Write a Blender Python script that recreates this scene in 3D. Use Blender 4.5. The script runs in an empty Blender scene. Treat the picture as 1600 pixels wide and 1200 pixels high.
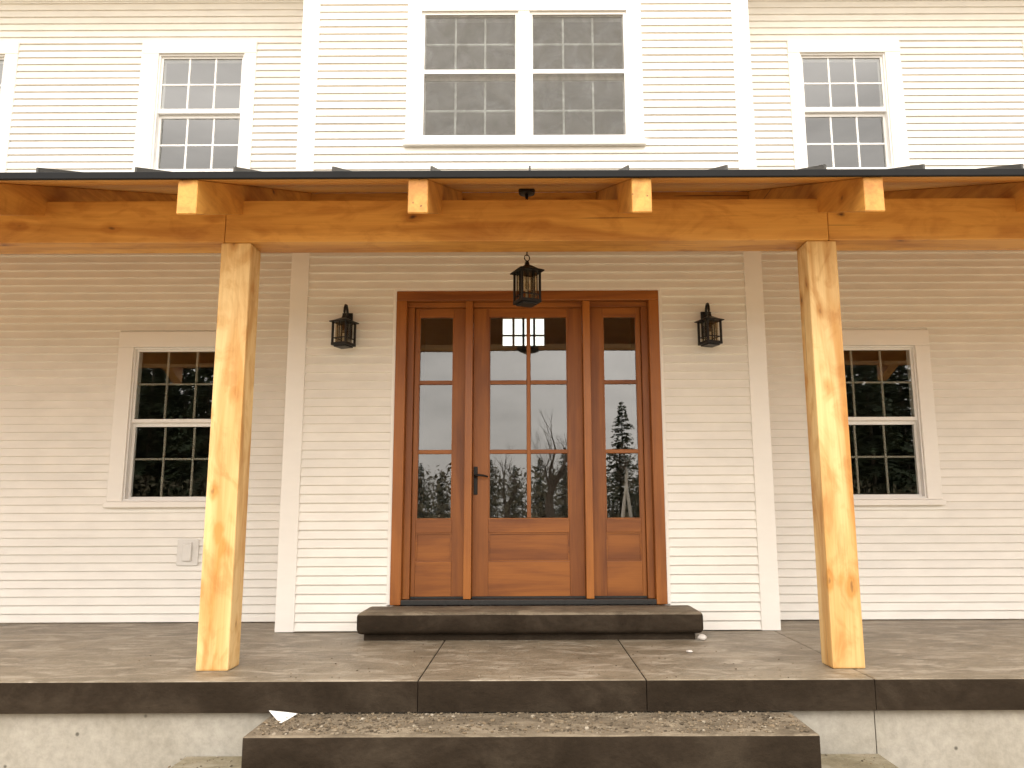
import bpy, bmesh, math, random
from mathutils import Vector, Matrix, noise

rad = math.radians
random.seed(11)
S = bpy.context.scene
COL = S.collection

# ---------------------------------------------------------------- camera
CAM = Vector((0.0, -6.67, 0.942))
PITCH, ROLL = 9.267, 0.22
cam_d = bpy.data.cameras.new('camera')
cam = bpy.data.objects.new('camera', cam_d)
COL.objects.link(cam)
cam_d.sensor_width = 36.0
cam_d.sensor_fit = 'HORIZONTAL'
cam_d.lens = 36.0 * 1240.0 / 1600.0
cam_d.shift_x = -(827.0 - 800.0) / 1600.0
cam_d.clip_start = 0.05
cam_d.clip_end = 2000.0
M = Matrix.Translation(CAM) @ Matrix.Rotation(rad(90.0 + PITCH), 4, 'X') @ Matrix.Rotation(rad(-ROLL), 4, 'Z')
cam.matrix_world = M
S.camera = cam

# ---------------------------------------------------------------- world: overcast sky
W = bpy.data.worlds.new('World')
S.world = W
W.use_nodes = True
nt = W.node_tree
nt.nodes.clear()
SUN_EL, SUN_ROT = 48.0, 186.0
out = nt.nodes.new('ShaderNodeOutputWorld')
bg = nt.nodes.new('ShaderNodeBackground')
sky = nt.nodes.new('ShaderNodeTexSky')
sky.sky_type = 'NISHITA'
sky.sun_disc = False
sky.sun_elevation = rad(SUN_EL)
sky.sun_rotation = rad(SUN_ROT)
sky.air_density = 1.0
sky.dust_density = 3.0
tc = nt.nodes.new('ShaderNodeTexCoord')
mp = nt.nodes.new('ShaderNodeMapping')
mp.inputs['Scale'].default_value = (1.0, 1.0, 3.2)
nz = nt.nodes.new('ShaderNodeTexNoise')
nz.inputs['Scale'].default_value = 2.6
nz.inputs['Detail'].default_value = 7.0
nz.inputs['Roughness'].default_value = 0.55
rp = nt.nodes.new('ShaderNodeValToRGB')
rp.color_ramp.elements[0].position = 0.30
rp.color_ramp.elements[0].color = (10.5, 9.9, 9.1, 1)
rp.color_ramp.elements[1].position = 0.72
rp.color_ramp.elements[1].color = (21.5, 20.3, 18.7, 1)
mx = nt.nodes.new('ShaderNodeMix')
mx.data_type = 'RGBA'
mx.inputs['Factor'].default_value = 0.93
L = nt.links.new
L(tc.outputs['Generated'], mp.inputs['Vector'])
L(mp.outputs['Vector'], nz.inputs['Vector'])
L(nz.outputs['Fac'], rp.inputs['Fac'])
L(sky.outputs['Color'], mx.inputs['A'])
sep = nt.nodes.new('ShaderNodeSeparateXYZ')      # standard overcast sky: zenith brighter than horizon
L(tc.outputs['Generated'], sep.inputs['Vector'])
mr = nt.nodes.new('ShaderNodeMapRange')
mr.inputs['From Min'].default_value = 0.0; mr.inputs['From Max'].default_value = 1.0
mr.inputs['To Min'].default_value = 0.80; mr.inputs['To Max'].default_value = 1.55
L(sep.outputs['Z'], mr.inputs['Value'])
grad = nt.nodes.new('ShaderNodeVectorMath'); grad.operation = 'SCALE'
L(rp.outputs['Color'], grad.inputs[0]); L(mr.outputs['Result'], grad.inputs['Scale'])
L(grad.outputs['Vector'], mx.inputs['B'])
L(mx.outputs['Result'], bg.inputs['Color'])
L(bg.outputs['Background'], out.inputs['Surface'])
bg.inputs['Strength'].default_value = 0.10

sun_d = bpy.data.lights.new('sun', 'SUN')
sun_d.energy = 0.7
sun_d.angle = rad(25.0)
sun_d.color = (1.0, 0.95, 0.86)
sun = bpy.data.objects.new('sun', sun_d)
COL.objects.link(sun)
sun.location = (0, -20, 25)
sun.rotation_euler = (rad(90.0 - SUN_EL), 0, rad(6.0))

vs = S.view_settings
vs.view_transform = 'Standard'
vs.look = 'None'
vs.exposure = 0.92
vs.gamma = 1.0
S.cycles.use_denoising = True
S.cycles.max_bounces = 12
S.cycles.diffuse_bounces = 9
S.cycles.glossy_bounces = 4
S.cycles.transparent_max_bounces = 24
S.cycles.sample_clamp_indirect = 6.0

# ---------------------------------------------------------------- helpers
def tag(o, label=None, cat=None, group=None, kind=None):
    if label: o['label'] = label
    if cat: o['category'] = cat
    if group: o['group'] = group
    if kind: o['kind'] = kind
    return o

def empty(name, loc=(0, 0, 0), rz=0.0):
    o = bpy.data.objects.new(name, None)
    o.empty_display_size = 0.2
    COL.objects.link(o)
    o.location = loc
    o.rotation_euler = (0, 0, rz)
    return o

def link(name, mesh, mat=None, parent=None):
    o = bpy.data.objects.new(name, mesh)
    if mat is not None and not mesh.materials:
        mesh.materials.append(mat)
    COL.objects.link(o)
    if parent is not None:
        o.parent = parent
    return o

def from_bm(name, bm, mat, parent=None, smooth=False):
    me = bpy.data.meshes.new(name)
    bmesh.ops.recalc_face_normals(bm, faces=bm.faces)
    bm.to_mesh(me)
    bm.free()
    if smooth:
        for p in me.polygons:
            p.use_smooth = True
    return link(name, me, mat, parent)

def add_box(bm, x0, x1, y0, y1, z0, z1):
    v = [bm.verts.new(c) for c in ((x0, y0, z0), (x1, y0, z0), (x1, y1, z0), (x0, y1, z0),
                                   (x0, y0, z1), (x1, y0, z1), (x1, y1, z1), (x0, y1, z1))]
    fs = [bm.faces.new([v[i] for i in f]) for f in ((3, 2, 1, 0), (4, 5, 6, 7), (0, 1, 5, 4), (1, 2, 6, 5), (2, 3, 7, 6), (3, 0, 4, 7))]
    return v, fs

def box(name, x0, x1, y0, y1, z0, z1, mat, parent=None, bevel=0.0, seg=2, ctr=False):
    """a bevelled board; ctr puts the object's origin in its middle"""
    bm = bmesh.new()
    c = ((x0 + x1) / 2, (y0 + y1) / 2, (z0 + z1) / 2) if ctr else (0, 0, 0)
    add_box(bm, x0 - c[0], x1 - c[0], y0 - c[1], y1 - c[1], z0 - c[2], z1 - c[2])
    if bevel > 0:
        bmesh.ops.bevel(bm, geom=bm.edges[:], offset=bevel, segments=seg, profile=0.6, affect='EDGES')
    o = from_bm(name, bm, mat, parent)
    o.location = c
    return o

def add_tube(bm, pts, radii, n=6, caps=True):
    rings = []
    for i, p in enumerate(pts):
        p = Vector(p)
        a = Vector(pts[max(0, i - 1)]); b = Vector(pts[min(len(pts) - 1, i + 1)])
        t = (b - a)
        t = t.normalized() if t.length > 1e-9 else Vector((0, 0, 1))
        u = t.cross(Vector((0, 0, 1)))
        if u.length < 1e-3: u = t.cross(Vector((1, 0, 0)))
        u.normalize(); w = t.cross(u)
        r = radii[i] if hasattr(radii, '__len__') else radii
        rings.append([bm.verts.new(p + (u * math.cos(2 * math.pi * k / n) + w * math.sin(2 * math.pi * k / n)) * r) for k in range(n)])
    for a, b in zip(rings, rings[1:]):
        for k in range(n):
            bm.faces.new((a[k], a[(k + 1) % n], b[(k + 1) % n], b[k]))
    if caps:
        bm.faces.new(rings[0]); bm.faces.new(rings[-1][::-1])

# ---------------------------------------------------------------- materials
def new_mat(name):
    m = bpy.data.materials.new(name)
    m.use_nodes = True
    t = m.node_tree
    b = t.nodes['Principled BSDF']
    return m, t, b

def N(t, kind, **kw):
    n = t.nodes.new(kind)
    for k, v in kw.items():
        if k in n.inputs: n.inputs[k].default_value = v
        else: setattr(n, k, v)
    return n

def ramp(t, src, stops, interp='LINEAR'):
    r = t.nodes.new('ShaderNodeValToRGB')
    r.color_ramp.interpolation = interp
    e = r.color_ramp.elements
    while len(e) < len(stops): e.new(0.5)
    for el, (p, c) in zip(e, stops):
        el.position = p
        el.color = (*c, 1) if len(c) == 3 else c
    t.links.new(src, r.inputs['Fac'])
    return r.outputs['Color']

def mixc(t, fac, a, b, mode='MIX'):
    m = t.nodes.new('ShaderNodeMix')
    m.data_type = 'RGBA'; m.blend_type = mode
    for s, v in (('Factor', fac), ('A', a), ('B', b)):
        if hasattr(v, 'links') or hasattr(v, 'is_linked'):
            t.links.new(v, m.inputs[s])
        else:
            m.inputs[s].default_value = v if s == 'Factor' else (*v, 1)
    return m.outputs['Result']

def coords(t, scale=(1, 1, 1), world=False):
    tc = t.nodes.new('ShaderNodeTexCoord')
    if world:
        g = t.nodes.new('ShaderNodeNewGeometry'); src = g.outputs['Position']
    else:
        src = tc.outputs['Object']
    m = t.nodes.new('ShaderNodeMapping')
    m.inputs['Scale'].default_value = scale
    t.links.new(src, m.inputs['Vector'])
    return m

def bump(t, b, src, strength=0.2, dist=0.01):
    n = t.nodes.new('ShaderNodeBump')
    n.inputs['Strength'].default_value = strength
    n.inputs['Distance'].default_value = dist
    t.links.new(src, n.inputs['Height'])
    t.links.new(n.outputs['Normal'], b.inputs['Normal'])

def paint(name, col, rough=0.5, var=0.05):
    m, t, b = new_mat(name)
    mp = coords(t, (1.2, 1.2, 3.0), world=True)
    nz = N(t, 'ShaderNodeTexNoise', Scale=3.0, Detail=6.0, Roughness=0.6)
    t.links.new(mp.outputs[0], nz.inputs['Vector'])
    d = tuple(c * (1 - var) for c in col); l = tuple(min(1, c * (1 + var * 0.5)) for c in col)
    c1 = ramp(t, nz.outputs['Fac'], [(0.35, d), (0.65, l)])
    oi = t.nodes.new('ShaderNodeObjectInfo')
    c2 = ramp(t, oi.outputs['Random'], [(0, (1 - var,) * 3), (1, (1, 1, 1))])
    c = mixc(t, 1.0, c1, c2, 'MULTIPLY')
    t.links.new(c, b.inputs['Base Color'])
    b.inputs['Roughness'].default_value = rough
    n2 = N(t, 'ShaderNodeTexNoise', Scale=40.0, Detail=3.0)
    mp2 = coords(t, (0.15, 1, 1.0), world=True)
    t.links.new(mp2.outputs[0], n2.inputs['Vector'])
    bump(t, b, n2.outputs['Fac'], 0.12, 0.004)
    return m

def timber(name, axis, light, dark, knot, kscale=1.6, kthr=0.055, rough=0.55, fig=1.0, seed=0.0):
    """sawn softwood with figure and knots, grain along axis"""
    m, t, b = new_mat(name)
    sc = [9.0, 9.0, 9.0]; sc[axis] = 0.9
    oi = t.nodes.new('ShaderNodeObjectInfo')
    mul = N(t, 'ShaderNodeMath', operation='MULTIPLY_ADD'); mul.inputs[1].default_value = 37.0; mul.inputs[2].default_value = seed
    t.links.new(oi.outputs['Random'], mul.inputs[0])
    comb = t.nodes.new('ShaderNodeCombineXYZ')
    for i in range(3): t.links.new(mul.outputs[0], comb.inputs[i])
    def shifted(scale):
        mp = coords(t, scale)
        t.links.new(comb.outputs[0], mp.inputs['Location'])
        return mp.outputs[0]
    # knots
    ks = [1.9, 1.9, 1.9]; ks[axis] = 1.0
    kn = N(t, 'ShaderNodeTexVoronoi', Scale=kscale * 1.5)
    kv = shifted(tuple(ks))
    wn = N(t, 'ShaderNodeTexNoise', Scale=7.0, Detail=3.0)
    t.links.new(kv, wn.inputs['Vector'])
    wv = N(t, 'ShaderNodeVectorMath', operation='SCALE'); wv.inputs['Scale'].default_value = 0.10
    t.links.new(wn.outputs['Color'], wv.inputs[0])
    wa = N(t, 'ShaderNodeVectorMath', operation='ADD')
    t.links.new(kv, wa.inputs[0]); t.links.new(wv.outputs['Vector'], wa.inputs[1])
    t.links.new(wa.outputs['Vector'], kn.inputs['Vector'])
    kd = kn.outputs['Distance']
    kmask = ramp(t, kd, [(kthr * 0.45, (1, 1, 1)), (kthr * 1.5, (0, 0, 0))])
    khalo = ramp(t, kd, [(kthr, (1, 1, 1)), (kthr * 4.5, (0, 0, 0))], 'EASE')
    # broad figure, pulled round the knots
    fg = N(t, 'ShaderNodeTexNoise', Scale=0.55, Detail=4.0, Roughness=0.55, Distortion=1.1)
    t.links.new(shifted(tuple(sc)), fg.inputs['Vector'])
    addn = N(t, 'ShaderNodeMath', operation='MULTIPLY_ADD')
    t.links.new(khalo, addn.inputs[0]); addn.inputs[1].default_value = -0.20
    t.links.new(fg.outputs['Fac'], addn.inputs[2])
    mid = tuple((a + c) / 2 for a, c in zip(light, dark))
    c = ramp(t, addn.outputs[0], [(0.30, dark), (0.44, mid), (0.56, light)])
    # fine grain lines
    fs = [60.0, 60.0, 60.0]; fs[axis] = 1.4
    gr = N(t, 'ShaderNodeTexNoise', Scale=1.3, Detail=5.0, Roughness=0.65, Distortion=0.4)
    t.links.new(shifted(tuple(fs)), gr.inputs['Vector'])
    gcol = ramp(t, gr.outputs['Fac'], [(0.3, (0.78, 0.74, 0.68)), (0.6, (1, 1, 1))])
    c = mixc(t, 0.55 * fig, c, gcol, 'MULTIPLY')
    bs = [6.0, 6.0, 6.0]; bs[axis] = 2.6
    bl = N(t, 'ShaderNodeTexNoise', Scale=1.0, Detail=5.0, Roughness=0.6, Distortion=1.6)
    t.links.new(shifted(tuple(bs)), bl.inputs['Vector'])
    bcol = ramp(t, bl.outputs['Fac'], [(0.36, tuple(d / l_ for d, l_ in zip(dark, light))), (0.52, (1, 1, 1))])
    c = mixc(t, 0.5 if kthr > 0.01 else 0.12, c, bcol, 'MULTIPLY')
    c = mixc(t, kmask, c, knot)
    if kthr > 0.01:      # drying checks along the grain
        cs = [26.0, 26.0, 26.0]; cs[axis] = 0.55
        ck = N(t, 'ShaderNodeTexNoise', Scale=1.0, Detail=2.0, Roughness=0.4, Distortion=0.2)
        t.links.new(shifted(tuple(cs)), ck.inputs['Vector'])
        cm = ramp(t, ck.outputs['Fac'], [(0.728, (0, 0, 0)), (0.745, (0.75, 0.75, 0.75))])
        c = mixc(t, cm, c, knot)
    # faint weather stains
    st = N(t, 'ShaderNodeTexNoise', Scale=1.7, Detail=3.0)
    t.links.new(shifted((1, 1, 1)), st.inputs['Vector'])
    sc2 = ramp(t, st.outputs['Fac'], [(0.35, (0.86, 0.82, 0.78)), (0.6, (1, 1, 1))])
    c = mixc(t, 0.6, c, sc2, 'MULTIPLY')
    t.links.new(c, b.inputs['Base Color'])
    b.inputs['Roughness'].default_value = rough
    bump(t, b, gr.outputs['Fac'], 0.25, 0.003)
    return m

def concrete(name, dark, mid, light, scale=1.0, rough=0.75, bstr=0.4, dust=None, pits=False, stretch=(1, 1, 1), spec=0.4):
    m, t, b = new_mat(name)
    b.inputs['Specular IOR Level'].default_value = spec
    mp = coords(t, stretch, world=True)
    n1 = N(t, 'ShaderNodeTexNoise', Scale=2.2 * scale, Detail=8.0, Roughness=0.62, Distortion=0.5)
    t.links.new(mp.outputs[0], n1.inputs['Vector'])
    c = ramp(t, n1.outputs['Fac'], [(0.32, dark), (0.5, mid), (0.68, light)])
    n2 = N(t, 'ShaderNodeTexNoise', Scale=26.0 * scale, Detail=6.0, Roughness=0.7)
    t.links.new(mp.outputs[0], n2.inputs['Vector'])
    g = ramp(t, n2.outputs['Fac'], [(0.3, (0.72, 0.72, 0.72)), (0.65, (1.08, 1.08, 1.08))])
    c = mixc(t, 0.8, c, g, 'MULTIPLY')
    if dust:
        n3 = N(t, 'ShaderNodeTexNoise', Scale=5.0, Detail=9.0, Roughness=0.72, Distortion=0.8)
        mp3 = coords(t, (0.6, 1.5, 1), world=True)
        t.links.new(mp3.outputs[0], n3.inputs['Vector'])
        k = ramp(t, n3.outputs['Fac'], [(0.49, (0, 0, 0)), (0.63, (0.85, 0.85, 0.85))])
        c = mixc(t, k, c, dust)
    h = n2.outputs['Fac']
    if pits:
        v = N(t, 'ShaderNodeTexVoronoi', Scale=7.0)
        t.links.new(mp.outputs[0], v.inputs['Vector'])
        k = ramp(t, v.outputs['Distance'], [(0.045, (1, 1, 1)), (0.10, (0, 0, 0))])
        c = mixc(t, k, c, tuple(x * 0.35 for x in dark))
    t.links.new(c, b.inputs['Base Color'])
    b.inputs['Roughness'].default_value = rough
    ad = N(t, 'ShaderNodeMath', operation='MULTIPLY_ADD')
    t.links.new(n1.outputs['Fac'], ad.inputs[0]); ad.inputs[1].default_value = 2.0
    t.links.new(h, ad.inputs[2])
    bump(t, b, ad.outputs[0], bstr, 0.012)
    return m

def glass(name, ior=1.75, tint=(0.93, 0.95, 0.94)):
    m = bpy.data.materials.new(name); m.use_nodes = True
    t = m.node_tree; t.nodes.clear()
    o = t.nodes.new('ShaderNodeOutputMaterial')
    tr = t.nodes.new('ShaderNodeBsdfTransparent'); tr.inputs['Color'].default_value = (*tint, 1)
    gl = t.nodes.new('ShaderNodeBsdfGlossy'); gl.inputs['Roughness'].default_value = 0.0
    fr = t.nodes.new('ShaderNodeFresnel'); fr.inputs['IOR'].default_value = ior
    mx = t.nodes.new('ShaderNodeMixShader')
    ge = t.nodes.new('ShaderNodeNewGeometry')
    iv = N(t, 'ShaderNodeMath', operation='SUBTRACT'); iv.inputs[0].default_value = 1.0
    t.links.new(ge.outputs['Backfacing'], iv.inputs[1])
    mu = N(t, 'ShaderNodeMath', operation='MULTIPLY')
    t.links.new(fr.outputs[0], mu.inputs[0]); t.links.new(iv.outputs[0], mu.inputs[1])   # thin double glazing: one effective surface
    t.links.new(mu.outputs[0], mx.inputs[0]); t.links.new(tr.outputs[0], mx.inputs[1]); t.links.new(gl.outputs[0], mx.inputs[2])
    t.links.new(mx.outputs[0], o.inputs['Surface'])
    # rolled-glass ripple, very slight
    c = coords(t, (1, 1, 1), world=True)
    nz = N(t, 'ShaderNodeTexNoise', Scale=1.6, Detail=1.0)
    t.links.new(c.outputs[0], nz.inputs['Vector'])
    bp = t.nodes.new('ShaderNodeBump'); bp.inputs['Strength'].default_value = 0.03; bp.inputs['Distance'].default_value = 0.02
    t.links.new(nz.outputs['Fac'], bp.inputs['Height']); t.links.new(bp.outputs[0], gl.inputs['Normal'])
    return m

def plain(name, col, rough=0.5, metal=0.0, var=0.25, scale=8.0, bstr=0.15):
    m, t, b = new_mat(name)
    mp = coords(t, (1, 1, 1))
    nz = N(t, 'ShaderNodeTexNoise', Scale=scale, Detail=5.0, Roughness=0.6)
    t.links.new(mp.outputs[0], nz.inputs['Vector'])
    c = ramp(t, nz.outputs['Fac'], [(0.3, tuple(x * (1 - var) for x in col)), (0.7, tuple(min(1, x * (1 + var)) for x in col))])
    t.links.new(c, b.inputs['Base Color'])
    b.inputs['Roughness'].default_value = rough
    b.inputs['Metallic'].default_value = metal
    bump(t, b, nz.outputs['Fac'], bstr, 0.004)
    return m

MT = {}
MT['siding'] = paint('white_clapboard_paint', (0.82, 0.79, 0.737), 0.45, 0.05)
MT['trim'] = paint('white_trim_paint', (0.83, 0.798, 0.752), 0.4, 0.02)
MT['sash'] = paint('white_sash_vinyl', (0.80, 0.785, 0.765), 0.35, 0.02)
POST_L, POST_D, POST_K = (0.75, 0.53, 0.245), (0.52, 0.26, 0.06), (0.10, 0.045, 0.015)
MT['post'] = timber('post_timber', 2, POST_L, POST_D, POST_K, kscale=2.3, kthr=0.075)
BEAM_L, BEAM_D, BEAM_K = (0.66, 0.34, 0.075), (0.44, 0.185, 0.032), (0.08, 0.03, 0.010)
MT['beam'] = timber('beam_timber', 0, BEAM_L, BEAM_D, BEAM_K, kscale=1.7, kthr=0.06)
MT['rafter'] = timber('rafter_timber', 1, BEAM_L, BEAM_D, BEAM_K, kscale=1.7, kthr=0.06)
MT['deck'] = timber('roof_board_timber', 0, (0.68, 0.35, 0.075), (0.56, 0.25, 0.045), (0.2, 0.08, 0.02), kscale=0.9, kthr=0.03)
DL, DD = (0.34, 0.112, 0.015), (0.19, 0.052, 0.006)
MT['door_v'] = timber('door_fir_vertical', 2, DL, DD, DD, kscale=0.3, kthr=0.001, rough=0.45, fig=1.3)
MT['door_h'] = timber('door_fir_horizontal', 0, DL, DD, DD, kscale=0.3, kthr=0.001, rough=0.45, fig=1.3, seed=5.0)
MT['mullion'] = timber('mullion_fir', 2, (0.40, 0.14, 0.024), (0.28, 0.088, 0.014), DD, kscale=0.3, kthr=0.001, rough=0.35)
MT['slab'] = concrete('stamped_concrete', (0.135, 0.107, 0.072), (0.195, 0.158, 0.110), (0.26, 0.213, 0.153), 1.3, 0.42, 0.7, dust=(0.36, 0.31, 0.245), stretch=(1.0, 1.1, 1.0))
MT['tread'] = concrete('dusty_tread', (0.09, 0.07, 0.046), (0.14, 0.11, 0.074), (0.19, 0.152, 0.107), 2.2, 0.75, 0.6, dust=(0.25, 0.205, 0.145))
MT['step'] = concrete('shaded_face_concrete', (0.020, 0.0135, 0.008), (0.028, 0.0195, 0.0125), (0.046, 0.034, 0.023), 1.1, 0.85, 0.4, stretch=(1, 1, 1.5), spec=0.12)  # much darker than the tops: shade on upright faces is put into this colour
MT['landing'] = concrete('landing_concrete', (0.14, 0.115, 0.07), (0.19, 0.16, 0.10), (0.25, 0.21, 0.15), 1.6, 0.8, 0.6, dust=(0.27, 0.24, 0.18))
MT['found'] = concrete('poured_concrete', (0.28, 0.255, 0.21), (0.33, 0.305, 0.26), (0.37, 0.345, 0.30), 0.7, 0.85, 0.25, pits=True)
MT['metal'] = plain('charcoal_roof_metal', (0.010, 0.0105, 0.012), 0.75, 0.0, 0.2, 3.0, 0.05)
MT['metal'].node_tree.nodes['Principled BSDF'].inputs['Specular IOR Level'].default_value = 0.2
MT['seam'] = plain('seam_metal', (0.05, 0.048, 0.045), 0.45, 0.3, 0.2, 3.0, 0.05)
MT['iron'] = plain('black_iron', (0.012, 0.011, 0.010), 0.45, 0.4, 0.3, 60.0, 0.3)
MT['glass'] = glass('window_glass', 2.45)
MT['lglass'] = glass('lantern_glass', 1.9, (0.90, 0.88, 0.82))
def mesh_screen(name, col, cover):
    m = bpy.data.materials.new(name); m.use_nodes = True
    t = m.node_tree; t.nodes.clear()
    o = t.nodes.new('ShaderNodeOutputMaterial')
    tr = t.nodes.new('ShaderNodeBsdfTransparent')
    df = t.nodes.new('ShaderNodeBsdfDiffuse')
    mx = t.nodes.new('ShaderNodeMixShader')
    c = coords(t, (1, 1, 1), world=True)
    nz = N(t, 'ShaderNodeTexNoise', Scale=5.0, Detail=5.0, Distortion=1.2)
    t.links.new(c.outputs[0], nz.inputs['Vector'])
    k = ramp(t, nz.outputs['Fac'], [(0.3, (cover - 0.10,) * 3), (0.7, (cover + 0.10,) * 3)])
    df.inputs['Color'].default_value = (*col, 1)
    t.links.new(k, mx.inputs[0]); t.links.new(tr.outputs[0], mx.inputs[1]); t.links.new(df.outputs[0], mx.inputs[2])
    t.links.new(mx.outputs[0], o.inputs['Surface'])
    return m
MT['screen'] = mesh_screen('insect_screen', (0.17, 0.163, 0.148), 0.30)
MT['grille'] = paint('taupe_window_bars', (0.34, 0.30, 0.25), 0.5, 0.03)
MT['rubber'] = plain('dark_threshold', (0.018, 0.017, 0.016), 0.5, 0.0, 0.3, 30.0, 0.1)
MT['inside'] = plain('interior_plaster', (0.42, 0.37, 0.31), 0.8, 0.0, 0.1, 2.0, 0.05)
MT['infloor'] = plain('interior_floor', (0.12, 0.07, 0.035), 0.5, 0.0, 0.3, 4.0, 0.05)
MT['shingle'] = plain('roof_shingle', (0.05, 0.048, 0.046), 0.85, 0.0, 0.4, 20.0, 0.5)
MT['candle'] = plain('candle_sleeve', (0.6, 0.55, 0.45), 0.5, 0.0, 0.05, 9.0, 0.02)
MT['plate'] = plain('grey_plastic', (0.70, 0.68, 0.65), 0.4, 0.0, 0.04, 6.0, 0.02)
MT['paper'] = plain('white_paper', (0.85, 0.84, 0.82), 0.7, 0.0, 0.03, 9.0, 0.1)
MT['rock'] = plain('pale_stone', (0.55, 0.51, 0.47), 0.8, 0.0, 0.2, 20.0, 0.4)
MT['bark'] = plain('bark', (0.085, 0.065, 0.05), 0.9, 0.0, 0.35, 6.0, 0.5)
MT['birch'] = plain('pale_bark', (0.62, 0.58, 0.52), 0.8, 0.0, 0.3, 3.0, 0.3)
MT['needle'] = plain('needles', (0.045, 0.065, 0.030), 0.8, 0.0, 0.45, 1.5, 0.0)
MT['scrub'] = plain('scrub', (0.13, 0.115, 0.075), 0.9, 0.0, 0.5, 0.6, 0.0)

def gravel_mat():
    m, t, b = new_mat('gravel_bits')
    at = t.nodes.new('ShaderNodeAttribute'); at.attribute_name = 'tone'
    c = ramp(t, at.outputs['Fac'], [(0.0, (0.06, 0.043, 0.026)), (0.35, (0.13, 0.099, 0.063)), (0.65, (0.19, 0.138, 0.082)), (0.93, (0.235, 0.19, 0.132)), (1.0, (0.40, 0.35, 0.28))])
    nz = N(t, 'ShaderNodeTexNoise', Scale=180.0, Detail=3.0)
    c2 = ramp(t, nz.outputs['Fac'], [(0.3, (0.75, 0.75, 0.75)), (0.7, (1, 1, 1))])
    c = mixc(t, 1.0, c, c2, 'MULTIPLY')
    t.links.new(c, b.inputs['Base Color']); b.inputs['Roughness'].default_value = 0.85
    return m
MT['gravel'] = gravel_mat()

def soil_mat():
    m, t, b = new_mat('bare_soil')
    mp = coords(t, (1, 1, 1), world=True)
    n1 = N(t, 'ShaderNodeTexNoise', Scale=0.35, Detail=9.0, Roughness=0.65)
    t.links.new(mp.outputs[0], n1.inputs['Vector'])
    c = ramp(t, n1.outputs['Fac'], [(0.35, (0.33, 0.262, 0.162)), (0.5, (0.44, 0.355, 0.232)), (0.64, (0.38, 0.305, 0.19))])
    n2 = N(t, 'ShaderNodeTexNoise', Scale=18.0, Detail=6.0, Roughness=0.7)
    t.links.new(mp.outputs[0], n2.inputs['Vector'])
    g = ramp(t, n2.outputs['Fac'], [(0.3, (0.6, 0.6, 0.6)), (0.7, (1.15, 1.15, 1.15))])
    c = mixc(t, 0.8, c, g, 'MULTIPLY')
    t.links.new(c, b.inputs['Base Color']); b.inputs['Roughness'].default_value = 0.95
    bump(t, b, n2.outputs['Fac'], 0.7, 0.05)
    return m
MT['soil'] = soil_mat()

# ---------------------------------------------------------------- ground
GZ = -0.64
bm = bmesh.new()
R = 600
nx = 60
grid = {}
for i in range(nx + 1):
    for j in range(nx + 1):
        fx = (i / nx * 2 - 1); fy = (j / nx * 2 - 1)
        x = math.copysign(abs(fx) ** 2.2, fx) * R; y = math.copysign(abs(fy) ** 2.2, fy) * R
        d = max(0.0, math.hypot(x, y) - 9.0)
        z = GZ + min(1.0, d / 15.0) * 0.12 * noise.noise(Vector((x * 0.15, y * 0.15, 0))) - min(0.05, d * 0.01)
        grid[i, j] = bm.verts.new((x, y, z))
for i in range(nx):
    for j in range(nx):
        bm.faces.new((grid[i, j], grid[i + 1, j], grid[i + 1, j + 1], grid[i, j + 1]))
g = from_bm('ground', bm, MT['soil'], None, True)
tag(g, 'bare sandy soil in front of the house', 'ground', kind='structure')

# ---------------------------------------------------------------- house
EXP = 0.0733          # clapboard exposure
YB, YW = 0.0, 0.60     # sheathing planes of the entry bay and of the wings
XL, XR = -2.065, 2.025  # outer edges of the bay
HX0, HX1 = -8.2, 8.2
EAVE = 6.05
house = empty('house', (0, 0, 0))
tag(house, 'white clapboard house with projecting entry bay and wood door', 'house')

def wall_mesh(name, x0, x1, z0, z1, y0, y1, holes, mat, parent):
    xs = sorted({x0, x1, *[h[0] for h in holes], *[h[1] for h in holes]})
    zs = sorted({z0, z1, *[h[2] for h in holes], *[h[3] for h in holes]})
    solid = {}
    for i in range(len(xs) - 1):
        for j in range(len(zs) - 1):
            cx, cz = (xs[i] + xs[i + 1]) / 2, (zs[j] + zs[j + 1]) / 2
            solid[i, j] = not any(h[0] < cx < h[1] and h[2] < cz < h[3] for h in holes)
    bm = bmesh.new(); vc = {}
    def V(i, j, k):
        if (i, j, k) not in vc: vc[i, j, k] = bm.verts.new((xs[i], (y0, y1)[k], zs[j]))
        return vc[i, j, k]
    for (i, j), s in solid.items():
        if not s: continue
        bm.faces.new((V(i, j, 0), V(i + 1, j, 0), V(i + 1, j + 1, 0), V(i, j + 1, 0)))
        bm.faces.new((V(i, j + 1, 1), V(i + 1, j + 1, 1), V(i + 1, j, 1), V(i, j, 1)))
        if not solid.get((i - 1, j)): bm.faces.new((V(i, j, 0), V(i, j + 1, 0), V(i, j + 1, 1), V(i, j, 1)))
        if not solid.get((i + 1, j)): bm.faces.new((V(i + 1, j, 1), V(i + 1, j + 1, 1), V(i + 1, j + 1, 0), V(i + 1, j, 0)))
        if not solid.get((i, j - 1)): bm.faces.new((V(i, j, 1), V(i + 1, j, 1), V(i + 1, j, 0), V(i, j, 0)))
        if not solid.get((i, j + 1)): bm.faces.new((V(i, j + 1, 0), V(i + 1, j + 1, 0), V(i + 1, j + 1, 1), V(i, j + 1, 1)))
    return from_bm(name, bm, mat, parent)

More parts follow.
